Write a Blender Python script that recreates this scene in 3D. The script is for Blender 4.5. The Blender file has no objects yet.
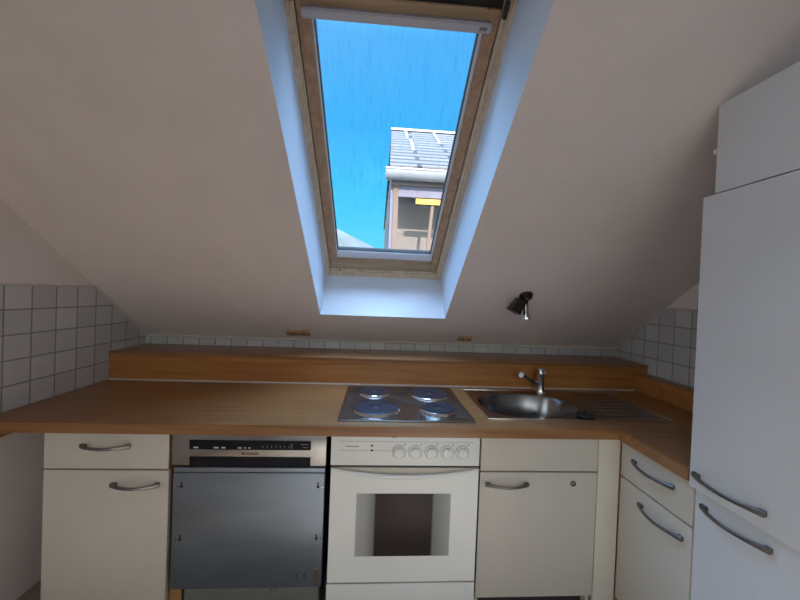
import bpy, bmesh, math, random
from mathutils import Vector, Matrix
random.seed(4)
C = bpy.context.scene.collection
# ------------------------------------------------------------------ room measures (metres, floor at z = 0, y runs away from the viewer)
H = 1.3133
XL, XR, YB, YR = -1.4329, 1.6318, 2.291, 1.9858
ZK, ZR, ZC, ZG, ZT = 1.0057, 0.9533, 0.7994, 0.6151, 1.2982
YF, YD = 1.3581, 1.3805
TAN = 0.7157
A = math.atan(TAN); CA, SA = math.cos(A), math.sin(A)
YREAR = -2.7; YTALL = 1.0389

# ------------------------------------------------------------------ materials
def mat(name, col, rough=.5, metal=0., var=.06, scale=12., bump=0., bscale=80., spec=.5, stretch=None, coat=0.):
    m = bpy.data.materials.new(name); m.use_nodes = True
    nt = m.node_tree; n = nt.nodes; L = nt.links; b = n['Principled BSDF']
    tc = n.new('ShaderNodeTexCoord'); mp = n.new('ShaderNodeMapping')
    if stretch: mp.inputs['Scale'].default_value = stretch
    L.new(tc.outputs['Object'], mp.inputs['Vector'])
    no = n.new('ShaderNodeTexNoise'); no.inputs['Scale'].default_value = scale; no.inputs['Detail'].default_value = 5
    L.new(mp.outputs['Vector'], no.inputs['Vector'])
    cr = n.new('ShaderNodeValToRGB'); e = cr.color_ramp.elements
    e[0].position = .3; e[1].position = .7
    e[0].color = tuple(c*(1-var) for c in col)+(1,); e[1].color = tuple(min(1, c*(1+var)) for c in col)+(1,)
    L.new(no.outputs['Fac'], cr.inputs['Fac']); L.new(cr.outputs['Color'], b.inputs['Base Color'])
    b.inputs['Roughness'].default_value = rough; b.inputs['Metallic'].default_value = metal
    b.inputs['Specular IOR Level'].default_value = spec
    if coat: b.inputs['Coat Weight'].default_value = coat; b.inputs['Coat Roughness'].default_value = .25
    if bump:
        n2 = n.new('ShaderNodeTexNoise'); n2.inputs['Scale'].default_value = bscale; n2.inputs['Detail'].default_value = 4
        L.new(mp.outputs['Vector'], n2.inputs['Vector'])
        bp = n.new('ShaderNodeBump'); bp.inputs['Strength'].default_value = bump; bp.inputs['Distance'].default_value = .004
        L.new(n2.outputs['Fac'], bp.inputs['Height']); L.new(bp.outputs['Normal'], b.inputs['Normal'])
    return m

def wood(name, dark, light, rough=.45, axis='X', fine=1., spec=.5):
    m = bpy.data.materials.new(name); m.use_nodes = True
    nt = m.node_tree; n = nt.nodes; L = nt.links; b = n['Principled BSDF']
    tc = n.new('ShaderNodeTexCoord'); mp = n.new('ShaderNodeMapping')
    s = {'X': (1.3, 26, 26), 'Y': (26, 1.3, 26), 'Z': (26, 26, 1.3)}[axis]
    mp.inputs['Scale'].default_value = tuple(v*fine for v in s)
    L.new(tc.outputs['Object'], mp.inputs['Vector'])
    no = n.new('ShaderNodeTexNoise'); no.inputs['Scale'].default_value = 1.6; no.inputs['Detail'].default_value = 8; no.inputs['Distortion'].default_value = .5
    L.new(mp.outputs['Vector'], no.inputs['Vector'])
    cr = n.new('ShaderNodeValToRGB'); e = cr.color_ramp.elements
    e[0].position = .32; e[1].position = .68; e[0].color = dark+(1,); e[1].color = light+(1,)
    L.new(no.outputs['Fac'], cr.inputs['Fac'])
    n2 = n.new('ShaderNodeTexNoise'); n2.inputs['Scale'].default_value = 9; n2.inputs['Detail'].default_value = 3
    L.new(mp.outputs['Vector'], n2.inputs['Vector'])
    mx = n.new('ShaderNodeMix'); mx.data_type = 'RGBA'; mx.blend_type = 'MULTIPLY'; mx.inputs['Factor'].default_value = .25
    L.new(cr.outputs['Color'], mx.inputs['A']); L.new(n2.outputs['Fac'], mx.inputs['B'])
    L.new(mx.outputs['Result'], b.inputs['Base Color'])
    b.inputs['Roughness'].default_value = rough; b.inputs['Specular IOR Level'].default_value = spec
    return m

def tiles_mat(name, axes, size, off):
    """square white tiles with grey joints; axes = which object axes run across and up"""
    m = bpy.data.materials.new(name); m.use_nodes = True
    nt = m.node_tree; n = nt.nodes; L = nt.links; b = n['Principled BSDF']
    tc = n.new('ShaderNodeTexCoord'); sp = n.new('ShaderNodeSeparateXYZ'); L.new(tc.outputs['Object'], sp.inputs[0])
    cells = []; dist = []
    for ax, sz, of in zip(axes, size, off):
        a = n.new('ShaderNodeMath'); a.operation = 'SUBTRACT'; L.new(sp.outputs[ax], a.inputs[0]); a.inputs[1].default_value = of
        d = n.new('ShaderNodeMath'); d.operation = 'DIVIDE'; L.new(a.outputs[0], d.inputs[0]); d.inputs[1].default_value = sz
        fl = n.new('ShaderNodeMath'); fl.operation = 'FLOOR'; L.new(d.outputs[0], fl.inputs[0]); cells.append(fl)
        fr = n.new('ShaderNodeMath'); fr.operation = 'FRACT'; L.new(d.outputs[0], fr.inputs[0])
        pp = n.new('ShaderNodeMath'); pp.operation = 'PINGPONG'; L.new(d.outputs[0], pp.inputs[0]); pp.inputs[1].default_value = .5
        dist.append(pp)
    mn = n.new('ShaderNodeMath'); mn.operation = 'MINIMUM'; L.new(dist[0].outputs[0], mn.inputs[0]); L.new(dist[1].outputs[0], mn.inputs[1])
    mr = n.new('ShaderNodeMapRange'); mr.interpolation_type = 'SMOOTHSTEP'
    mr.inputs['From Min'].default_value = .018; mr.inputs['From Max'].default_value = .04
    L.new(mn.outputs[0], mr.inputs['Value'])
    cb = n.new('ShaderNodeCombineXYZ'); L.new(cells[0].outputs[0], cb.inputs[0]); L.new(cells[1].outputs[0], cb.inputs[1])
    wn = n.new('ShaderNodeTexWhiteNoise'); L.new(cb.outputs[0], wn.inputs['Vector'])
    cr = n.new('ShaderNodeValToRGB'); e = cr.color_ramp.elements
    e[0].color = (.50, .485, .485, 1); e[1].color = (.60, .575, .57, 1)
    L.new(wn.outputs['Value'], cr.inputs['Fac'])
    mx = n.new('ShaderNodeMix'); mx.data_type = 'RGBA'; mx.inputs['A'].default_value = (.27, .25, .245, 1)
    L.new(mr.outputs['Result'], mx.inputs['Factor']); L.new(cr.outputs['Color'], mx.inputs['B'])
    L.new(mx.outputs['Result'], b.inputs['Base Color'])
    rr = n.new('ShaderNodeMapRange'); rr.inputs['To Min'].default_value = .8; rr.inputs['To Max'].default_value = .3
    L.new(mr.outputs['Result'], rr.inputs['Value']); L.new(rr.outputs['Result'], b.inputs['Roughness'])
    bp = n.new('ShaderNodeBump'); bp.inputs['Strength'].default_value = .6; bp.inputs['Distance'].default_value = .002
    L.new(mr.outputs['Result'], bp.inputs['Height']); L.new(bp.outputs['Normal'], b.inputs['Normal'])
    return m

M = {}
M['plaster'] = mat('white_plaster', (.83, .735, .70), .9, var=.03, scale=5, bump=.35, bscale=90, spec=.2)
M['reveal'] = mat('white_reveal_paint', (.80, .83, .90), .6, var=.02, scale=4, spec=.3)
M['bead'] = mat('sealant_bead', (.62, .56, .50), .6, var=.05, scale=20)
M['cream'] = mat('cream_laminate', (.60, .55, .48), .36, var=.025, scale=6)
M['fridge'] = mat('cool_white_laminate', (.72, .72, .74), .33, var=.02, scale=5)
M['creamedge'] = mat('cream_edge_band', (.70, .63, .53), .45, var=.03, scale=10)
M['white'] = mat('white_enamel', (.90, .90, .87), .28, var=.02, scale=6)
M['worktop'] = wood('beech_worktop', (.27, .115, .038), (.40, .185, .072), .30, 'X', spec=.55)
M['woodfront'] = wood('beech_shelf_front', (.40, .15, .042), (.55, .235, .07), .34, 'X', spec=.35)
M['woodside'] = wood('beech_side_panel', (.36, .18, .06), (.50, .26, .10), .45, 'Z')
M['pine'] = wood('pale_pine', (.74, .55, .38), (.90, .74, .54), .5, 'Z')
M['sash'] = wood('aged_pine_sash', (.45, .24, .12), (.62, .38, .21), .45, 'Z')
M['sashrail'] = wood('aged_pine_rail', (.44, .28, .15), (.62, .44, .27), .45, 'X')
M['strip'] = mat('grey_glazing_strip', (.80, .80, .86), .45, var=.04, scale=20)
M['alu'] = mat('grey_aluminium', (.50, .50, .53), .45, metal=.3, var=.04, scale=15)
M['steel'] = mat('brushed_steel', (.30, .295, .29), .24, metal=1., var=.07, scale=9, stretch=(1, 1, 14), bump=.05, bscale=30)
M['sinksteel'] = mat('sink_steel', (.30, .285, .29), .24, metal=1., var=.08, scale=7, stretch=(1, 6, 1))
M['zinc'] = mat('galvanised_sheet', (.20, .235, .28), .42, metal=.8, var=.16, scale=3.2, stretch=(.7, 1, 2.2), bump=.06, bscale=12)
M['zincdark'] = mat('dull_sheet_metal', (.26, .27, .25), .5, metal=.7, var=.1, scale=5)
M['chrome'] = mat('chrome', (.75, .75, .76), .12, metal=1., var=.03, scale=10)
M['nickel'] = mat('satin_nickel', (.20, .195, .19), .36, metal=.9, var=.08, scale=30)
M['black'] = mat('black_plastic', (.010, .010, .016), .5, var=.2, scale=20, spec=.15)
M['dark'] = mat('dark_void', (.03, .025, .02), .8, var=.2, scale=20)
M['gap'] = mat('black_rubber_seal', (.02, .018, .016), .7, var=.2, scale=20)
M['iron'] = mat('cast_iron_plate', (.035, .038, .06), .36, metal=.3, var=.2, scale=14)
M['print'] = mat('grey_print', (.22, .21, .20), .5, var=.1, scale=30)
M['legend'] = mat('white_print', (.62, .62, .64), .5, var=.05, scale=30)
M['plate'] = mat('beech_plate', (.50, .32, .19), .5, var=.1, scale=30)
M['floor'] = mat('oak_floor', (.31, .23, .17), .5, var=.15, scale=6)
M['bronze'] = mat('dark_bronze', (.05, .04, .035), .35, metal=.7, var=.1, scale=20)
M['outroof'] = mat('roof_felt', (.2, .2, .2), .9)

def glass_mat(name, tint, rough=.02, dirt=False, body=0.):
    m = bpy.data.materials.new(name); m.use_nodes = True
    nt = m.node_tree; n = nt.nodes; L = nt.links; n.remove(n['Principled BSDF']); out = n['Material Output']
    tr = n.new('ShaderNodeBsdfTransparent'); tr.inputs[0].default_value = tint+(1,)
    gl = n.new('ShaderNodeBsdfGlossy'); gl.inputs['Roughness'].default_value = rough
    fr = n.new('ShaderNodeFresnel'); fr.inputs['IOR'].default_value = 1.2
    mx = n.new('ShaderNodeMixShader'); L.new(fr.outputs[0], mx.inputs[0]); L.new(tr.outputs[0], mx.inputs[1]); L.new(gl.outputs[0], mx.inputs[2])
    last = mx
    if dirt:
        tc = n.new('ShaderNodeTexCoord'); mp = n.new('ShaderNodeMapping'); mp.inputs['Scale'].default_value = (34, 3., 3.)
        L.new(tc.outputs['Object'], mp.inputs['Vector'])
        no = n.new('ShaderNodeTexNoise'); no.inputs['Scale'].default_value = 3.5; no.inputs['Detail'].default_value = 8; no.inputs['Roughness'].default_value = .7
        L.new(mp.outputs['Vector'], no.inputs['Vector'])
        cr = n.new('ShaderNodeValToRGB'); e = cr.color_ramp.elements
        e[0].position = .50; e[0].color = (0, 0, 0, 1); e[1].position = .80; e[1].color = (.16, .16, .16, 1)
        L.new(no.outputs['Fac'], cr.inputs['Fac'])
        sp = n.new('ShaderNodeSeparateXYZ'); L.new(tc.outputs['Object'], sp.inputs[0])
        mr = n.new('ShaderNodeMapRange'); mr.inputs['From Min'].default_value = ZK+1.15*SA; mr.inputs['From Max'].default_value = ZK+1.5*SA
        mr.inputs['To Min'].default_value = .03; mr.inputs['To Max'].default_value = 1.
        L.new(sp.outputs[2], mr.inputs['Value'])
        mu = n.new('ShaderNodeMath'); mu.operation = 'MULTIPLY'; L.new(cr.outputs['Color'], mu.inputs[0]); L.new(mr.outputs['Result'], mu.inputs[1])
        df = n.new('ShaderNodeBsdfDiffuse'); df.inputs['Color'].default_value = (.13, .26, .36, 1)
        m2 = n.new('ShaderNodeMixShader'); L.new(mu.outputs[0], m2.inputs[0]); L.new(mx.outputs[0], m2.inputs[1]); L.new(df.outputs[0], m2.inputs[2])
        last = m2
    L.new(last.outputs[0], out.inputs[0])
    return m
M['glass'] = glass_mat('skylight_glass', (.97, .985, 1.), dirt=True)
M['glass2'] = glass_mat('window_glass', (.97, .98, .98))

# ------------------------------------------------------------------ mesh helpers
def S(x, s, n=0.):                       # a point on the sloping ceiling: s up the slope from the knee wall, n outward
    return Vector((x, YB-s*CA+n*SA, ZK+s*SA+n*CA))
def quadbox(bm, P):                      # P: 8 corners, bottom ring 0-3, top ring 4-7
    v = [bm.verts.new(p) for p in P]
    f = [bm.faces.new([v[i] for i in q]) for q in ((3,2,1,0),(4,5,6,7),(0,1,5,4),(1,2,6,5),(2,3,7,6),(3,0,4,7))]
    return v, f
def box(bm, x0, x1, y0, y1, z0, z1, bev=0., seg=2):
    v, f = quadbox(bm, [(x0,y0,z0),(x1,y0,z0),(x1,y1,z0),(x0,y1,z0),(x0,y0,z1),(x1,y0,z1),(x1,y1,z1),(x0,y1,z1)])
    if bev:
        es = list({e for q in f for e in q.edges})
        bmesh.ops.bevel(bm, geom=es, offset=bev, segments=seg, profile=.6, affect='EDGES')
def sbox(bm, x0, x1, s0, s1, n0, n1, bev=0.):
    v, f = quadbox(bm, [S(x0,s1,n0),S(x1,s1,n0),S(x1,s0,n0),S(x0,s0,n0),S(x0,s1,n1),S(x1,s1,n1),S(x1,s0,n1),S(x0,s0,n1)])
    if bev:
        es = list({e for q in f for e in q.edges})
        bmesh.ops.bevel(bm, geom=es, offset=bev, segments=2, affect='EDGES')
def lathe(bm, prof, seg=48, mtx=Matrix()):
    rings = []
    for r, z in prof:
        if r < 1e-6: rings.append([bm.verts.new(mtx @ Vector((0,0,z)))])
        else: rings.append([bm.verts.new(mtx @ Vector((r*math.cos(2*math.pi*k/seg), r*math.sin(2*math.pi*k/seg), z))) for k in range(seg)])
    for a, b in zip(rings, rings[1:]):
        for k in range(seg):
            k2 = (k+1) % seg
            q = [a[k % len(a)], a[k2 % len(a)], b[k2 % len(b)], b[k % len(b)]]
            q = list(dict.fromkeys(q))
            if len(q) > 2: bm.faces.new(q)
def frame_to(p, d, up=(0,0,1)):          # matrix whose z axis is d, at p
    d = Vector(d).normalized(); u = Vector(up)
    if abs(d.dot(u)) > .98: u = Vector((0,1,0))
    x = u.cross(d).normalized(); y = d.cross(x)
    return Matrix(((x.x,y.x,d.x,p[0]),(x.y,y.y,d.y,p[1]),(x.z,y.z,d.z,p[2]),(0,0,0,1)))
def tube(bm, pts, r, seg=14, caps=True):
    pts = [Vector(p) for p in pts]; rs = r if isinstance(r, (list, tuple)) else [r]*len(pts); rings = []
    for i, p in enumerate(pts):
        d = (pts[min(i+1, len(pts)-1)]-pts[max(i-1, 0)])
        m = frame_to(p, d)
        rings.append([bm.verts.new(m @ Vector((rs[i]*math.cos(2*math.pi*k/seg), rs[i]*math.sin(2*math.pi*k/seg), 0))) for k in range(seg)])
    for a, b in zip(rings, rings[1:]):
        for k in range(seg): bm.faces.new((a[k], a[(k+1) % seg], b[(k+1) % seg], b[k]))
    if caps: bm.faces.new(rings[0][::-1]); bm.faces.new(rings[-1])
def prism(bm, poly, ax, a0, a1):         # extrude a 2-D polygon along an axis
    def P(u, v, w): return {'X': (w,u,v), 'Y': (u,w,v), 'Z': (u,v,w)}[ax]
    A0 = [bm.verts.new(P(u,v,a0)) for u, v in poly]; A1 = [bm.verts.new(P(u,v,a1)) for u, v in poly]
    bm.faces.new(A0[::-1]); bm.faces.new(A1)
    for i in range(len(poly)):
        j = (i+1) % len(poly); bm.faces.new((A0[i], A0[j], A1[j], A1[i]))
def slab(bm, xs, ys, z0, z1, inside):    # slab made of cells, with holes
    V = {}
    def v(i, j, z):
        k = (i, j, z)
        if k not in V: V[k] = bm.verts.new((xs[i], ys[j], z))
        return V[k]
    on = lambda i, j: 0 <= i < len(xs)-1 and 0 <= j < len(ys)-1 and inside((xs[i]+xs[i+1])/2, (ys[j]+ys[j+1])/2)
    for i in range(len(xs)-1):
        for j in range(len(ys)-1):
            if not on(i, j): continue
            bm.faces.new((v(i,j,z1), v(i+1,j,z1), v(i+1,j+1,z1), v(i,j+1,z1)))
            bm.faces.new((v(i,j,z0), v(i,j+1,z0), v(i+1,j+1,z0), v(i+1,j,z0)))
            if not on(i,j-1): bm.faces.new((v(i,j,z0), v(i+1,j,z0), v(i+1,j,z1), v(i,j,z1)))
            if not on(i,j+1): bm.faces.new((v(i+1,j+1,z0), v(i,j+1,z0), v(i,j+1,z1), v(i+1,j+1,z1)))
            if not on(i-1,j): bm.faces.new((v(i,j+1,z0), v(i,j,z0), v(i,j,z1), v(i,j+1,z1)))
            if not on(i+1,j): bm.faces.new((v(i+1,j,z0), v(i+1,j+1,z0), v(i+1,j+1,z1), v(i+1,j,z1)))
def obj(name, bm, m, parent=None, smooth=False, **props):
    bmesh.ops.recalc_face_normals(bm, faces=bm.faces[:])
    me = bpy.data.meshes.new(name); bm.to_mesh(me); bm.free()
    for q in (m if isinstance(m, (list, tuple)) else [m]): me.materials.append(M[q] if isinstance(q, str) else q)
    if smooth:
        for p in me.polygons: p.use_smooth = True
        me.set_sharp_from_angle(angle=math.radians(35))
    o = bpy.data.objects.new(name, me); C.objects.link(o)
    if parent:
        o.parent = parent
        o.matrix_parent_inverse = Matrix.Translation(-parent.location) if parent.type == 'EMPTY' else Matrix()
    for k, v in props.items(): o[k] = v
    return o
def B(): return bmesh.new()
def boxo(name, m, parent, *a, bev=0., **props):
    b = B(); box(b, *a, bev=bev); return obj(name, b, m, parent, smooth=bool(bev), **props)
def thing(name, label, cat, loc, group=None):
    o = bpy.data.objects.new(name, None); C.objects.link(o); o.location = loc; o.empty_display_size = .05
    o['label'] = label; o['category'] = cat
    if group: o['group'] = group
    return o
def tag(o, label, cat, group=None):
    o['label'] = label; o['category'] = cat
    if group: o['group'] = group
    return o
def struct(name, bm, m, parent=None, **k):
    o = obj(name, bm, m, parent, **k)
    if not parent: o['kind'] = 'structure'
    return o

def handle(parent, p0, p1, out, m='nickel'):
    """bow handle between two feet p0 and p1, bulging along out"""
    p0, p1, out = Vector(p0), Vector(p1), Vector(out).normalized()
    ax = (p1-p0).normalized(); up = ax.cross(out).normalized(); Ln = (p1-p0).length
    b = B(); N = 20; rings = []
    for i in range(N+1):
        t = i/N
        bulge = .029*math.sin(math.pi*t)**.75 + .006
        w = .0055+.0035*abs(2*t-1)**4; th = .0032+.0035*abs(2*t-1)**6
        c = p0.lerp(p1, t)+out*bulge
        dx = .029*.75*math.pi*math.cos(math.pi*t)*max(math.sin(math.pi*t), .08)**(-.25)/Ln
        tan = (ax+out*dx).normalized(); nn = up.cross(tan).normalized()
        if nn.dot(out) < 0: nn = -nn
        prof = [(-1,-.5),(-.6,-1),(.6,-1),(1,-.5),(1,.5),(.6,1),(-.6,1),(-1,.5)]
        rings.append([b.verts.new(c+up*(w*u)+nn*(th*v)) for u, v in prof])
    for r0, r1 in zip(rings, rings[1:]):
        for k in range(8): b.faces.new((r0[k], r0[(k+1) % 8], r1[(k+1) % 8], r1[k]))
    b.faces.new(rings[0]); b.faces.new(rings[-1][::-1])
    for p, sgn in ((p0, 1), (p1, -1)):   # feet
        c = p+ax*(.008*sgn)
        a8 = []
        for dz in (0., .009):
            for u, v in ((-1,-1),(1,-1),(1,1),(-1,1)): a8.append(c+ax*(.008*u)+up*(.0065*v)+out*dz)
        quadbox(b, a8)
    return obj('handle', b, m, parent, smooth=True)

# ------------------------------------------------------------------ THE ROOM
OX0, OX1 = -.3212, .4030                 # skylight opening
FRAME_S0, FRAME_S1 = .289, 1.755
SRIDGE = (YB-(-.25))/CA
b = B(); box(b, XL-.2, XR+.2, YREAR-.2, YB+.2, -.12, 0); struct('floor', b, 'floor')
def wall_side(name, xin, xout):
    b = B()
    poly = [(YREAR, 0), (YB, 0), (YB, ZK+.0), (YB-SRIDGE*CA, ZK+SRIDGE*SA), (YREAR, ZK+SRIDGE*SA)]
    prism(b, poly, 'X', xin, xout); return struct(name, b, 'plaster')
LWY0, LWY1, LWZ0, LWZ1 = -2.45, -.35, .65, 2.4       # window added in the left wall, behind the viewer, for side fill light
_zt = ZK+SRIDGE*SA; _yr = YB-SRIDGE*CA
b = B(); prism(b, [(LWY1, 0), (YB, 0), (YB, ZK), (_yr, _zt), (LWY1, _zt)], 'X', XL, XL-.16)
for a in ((YREAR, LWY0, 0, _zt), (LWY0, LWY1, 0, LWZ0), (LWY0, LWY1, LWZ1, _zt)): box(b, XL-.16, XL, *a)
wl = struct('wall_left', b, 'plaster'); wr = wall_side('wall_right', XR+.16, XR)
b = B(); box(b, XL-.16, XR+.16, YB, YB+.16, 0, ZK); wb = struct('wall_back', b, 'plaster')
# rear wall (behind the viewer) with an opening added for fill daylight
WX0, WX1, WZ0, WZ1 = -.85, 1.45, .80, 2.15
b = B()
for a in ((XL-.16, WX0, 0, 2.83), (WX1, XR+.16, 0, 2.83), (WX0, WX1, 0, WZ0), (WX0, WX1, WZ1, 2.83)):
    box(b, a[0], a[1], YREAR-.2, YREAR, a[2], a[3])
struct('wall_front', b, 'plaster')
# sloping ceiling with the hole for the skylight; reveals are the sides of the hole
b = B()
xs = [XL-.16, OX0, OX1, XR+.16]; N0, N1 = 0., .345
s_in = [0-.0, 0.3085, 1.95, SRIDGE]; s_out = [-.05, FRAME_S0, FRAME_S1, SRIDGE+.2]
def vv(i, j, n): return S(xs[i], (s_in if n == 0 else s_out)[j], N0 if n == 0 else N1)
P = {(i, j, n): b.verts.new(vv(i, j, n)) for i in range(4) for j in range(4) for n in (0, 1)}
for i in range(3):
    for j in range(3):
        if (i, j) == (1, 1): continue
        b.faces.new([P[i,j,0], P[i+1,j,0], P[i+1,j+1,0], P[i,j+1,0]]).material_index = 0
        b.faces.new([P[i,j,1], P[i,j+1,1], P[i+1,j+1,1], P[i+1,j,1]]).material_index = 2
for (a, c) in (((1,1),(2,1)), ((2,1),(2,2)), ((2,2),(1,2)), ((1,2),(1,1))):
    b.faces.new([P[a[0],a[1],0], P[c[0],c[1],0], P[c[0],c[1],1], P[a[0],a[1],1]]).material_index = 1
for (a, c) in [((i,0),(i+1,0)) for i in range(3)]+[((i,3),(i+1,3)) for i in range(3)]+[((0,j),(0,j+1)) for j in range(3)]+[((3,j),(3,j+1)) for j in range(3)]:
    b.faces.new([P[a[0],a[1],0], P[c[0],c[1],0], P[c[0],c[1],1], P[a[0],a[1],1]]).material_index = 2
bmesh.ops.recalc_face_normals(b, faces=b.faces[:])
struct('ceiling', b, ['plaster', 'reveal', 'outroof'])
YRG = YB-SRIDGE*CA; ZTOP = ZK+SRIDGE*SA
b = B(); box(b, XL-.16, XR+.16, YREAR-.2, YRG-.0, ZTOP, ZTOP+.3); struct('ceiling', b, 'plaster')

# tiled zones on the three walls
TW = .006
M['tileL'] = tiles_mat('white_tiles_left', (1, 2), (.111, .0998), (1.444, ZC-.001))
M['tileR'] = tiles_mat('white_tiles_right', (1, 2), (.104, .0998), (1.710, ZC-.001))
M['tileB'] = tiles_mat('white_tiles_back', (0, 2), (.0975, .0998), (-.227, ZC-.001))
YT = YB-(ZT-ZK)/TAN                        # where the tile top meets the slope
e = .004
polyT = [(.2, ZC-.045), (YB-.001, ZC-.045), (YB-.001, ZK-e), (YT-.001, ZT-e), (.2, ZT-e)]
b = B(); prism(b, polyT, 'X', XL-.001, XL+TW); struct('tile_panel', b, 'tileL', wl)
b = B(); prism(b, [(YTALL+.004, ZC-.045)]+polyT[1:4]+[(YTALL+.004, ZT-e)], 'X', XR-TW, XR+.001); struct('tile_panel', b, 'tileR', wr)
b = B(); box(b, XL+TW, XR-TW, YB-TW, YB+.001, ZC-.045, ZK-.004); struct('tile_panel', b, 'tileB', wb)
for w, x in ((wl, XL+TW), (wr, XR-TW)):
    b = B(); tube(b, [(x, YB-.006, ZK-.004), (x, YT-.004, ZT-.002)], .0065, 8); tube(b, [(x, YT, ZT-.002), (x, .2 if w is wl else YTALL+.004, ZT-.002)], .005, 8)
    obj('sealing_bead', b, 'bead', w, smooth=True)
b = B(); tube(b, [(XL+.004, YB-.008, ZK-.002), (XR-.004, YB-.008, ZK-.002)], .0065, 8); obj('sealing_bead', b, 'bead', wb, smooth=True)

# ------------------------------------------------------------------ SKYLIGHT
w1 = bpy.data.objects.new('window_1', None); C.objects.link(w1); w1.location = S(.04, .3, .3); w1['kind'] = 'structure'
SX0, SX1, SS0, SS1 = -.2935, .3665, .345, 1.672      # sash outline
GX0, GX1, GS0, GS1 = -.2423, .3124, .4933, 1.625     # glass
def ring(b, x0, x1, s0, s1, X0, X1, S0, S1, n0, n1, bev=0.):
    sbox(b, x0, X0, s0, s1, n0, n1, bev); sbox(b, X1, x1, s0, s1, n0, n1, bev)
    sbox(b, X0, X1, s0, S0, n0, n1, bev); sbox(b, X0, X1, S1, s1, n0, n1, bev)
b = B()
ring(b, OX0-.04, OX1+.04, FRAME_S0-.04, FRAME_S1+.03, OX0+.011, OX1-.011, FRAME_S0+.022, FRAME_S1-.012, .301, .42)
ring(b, OX0+.010, OX1-.010, FRAME_S0+.021, FRAME_S1-.011, OX0+.020, OX1-.020, FRAME_S0+.040, FRAME_S1-.020, .308, .42)
ring(b, OX0+.019, OX1-.019, FRAME_S0+.039, FRAME_S1-.019, SX0-.002, SX1+.002, SS0-.004, SS1+.045, .316, .42)
obj('window_frame', b, 'pine', w1)
b = B(); ring(b, SX0-.004, SX1+.004, SS0-.008, SS1+.06, SX0+.001, SX1-.001, SS0+.001, SS1-.001, .335, .40); obj('seal', b, 'gap', w1)
b = B()
sbox(b, SX0+.002, -.2475, SS0, SS1, .318, .375, .003); sbox(b, .3235, SX1-.002, SS0, SS1, .318, .375, .003)
sash = obj('sash', b, 'sash', w1, smooth=True)
b = B()
sbox(b, -.2475, .3235, SS0, .425, .319, .375, .003); sbox(b, -.2475, .3235, 1.622, SS1, .319, .375, .003)
obj('sash_rail', b, 'sashrail', sash, smooth=True, label='horizontal top and bottom rails of lighter wood')
b = B(); ring(b, -.2485, .3245, .422, 1.64, GX0, GX1, GS0-.012, GS1, .338, .37); obj('glazing_strip', b, 'strip', sash)
b = B(); ring(b, GX0-.001, GX1+.001, GS0-.014, GS1+.001, GX0+.0035, GX1-.0035, GS0-.008, GS1-.003, .345, .37); obj('seal', b, 'gap', sash)
b = B(); sbox(b, GX0-.004, GX1+.004, GS0-.02, GS1+.01, .3555, .3595); obj('pane', b, 'glass', sash)
b = B(); sbox(b, -.272, .340, 1.612, 1.641, .292, .322, .004); vb = obj('ventilation_bar', b, 'alu', w1, smooth=True)
b = B(); sbox(b, .300, .325, 1.621, 1.631, .2905, .293); obj('maker_badge', b, 'nickel', vb)
for x in (OX0+.012, OX1-.034):
    b = B(); sbox(b, x, x+.014, 1.652, 1.700, .300, .318, .002); obj('pivot_hinge', b, 'bronze', w1, smooth=True)
b = B(); lathe(b, [(0,.004),(.006,.003),(.008,0)], 16, frame_to(S(-.235, .345, .305), -(S(0,0,1)-S(0,0,0)))); obj('bolt_socket', b, 'nickel', w1)

# unseen rear window behind the viewer, added as a source of fill daylight
w2 = bpy.data.objects.new('fill_window_2', None); C.objects.link(w2); w2.location = ((WX0+WX1)/2, YREAR-.1, WZ0); w2['kind'] = 'structure'
b = B()
for a in ((WX0, WX0+.07, WZ0, WZ1), (WX1-.07, WX1, WZ0, WZ1), (WX0+.07, WX1-.07, WZ0, WZ0+.07), (WX0+.07, WX1-.07, WZ1-.07, WZ1), (.265, .335, WZ0+.07, WZ1-.07)):
    box(b, a[0], a[1], YREAR-.13, YREAR-.06, a[2], a[3])
obj('window_frame', b, 'white', w2)
b = B(); box(b, WX0+.05, WX1-.05, YREAR-.10, YREAR-.094, WZ0+.05, WZ1-.05); obj('pane', b, 'glass2', w2)

w3 = bpy.data.objects.new('fill_window_3', None); C.objects.link(w3); w3.location = (XL-.1, (LWY0+LWY1)/2, LWZ0); w3['kind'] = 'structure'  # unseen left-wall window, added to brighten the right-hand fronts
b = B()
for a in ((LWY0, LWY0+.07, LWZ0, LWZ1), (LWY1-.07, LWY1, LWZ0, LWZ1), (LWY0+.07, LWY1-.07, LWZ0, LWZ0+.07), (LWY0+.07, LWY1-.07, LWZ1-.07, LWZ1)): box(b, XL-.12, XL-.05, *a)
obj('window_frame', b, 'white', w3)
b = B(); box(b, XL-.09, XL-.084, LWY0+.05, LWY1-.05, LWZ0+.05, LWZ1-.05); obj('pane', b, 'glass2', w3)

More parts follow.
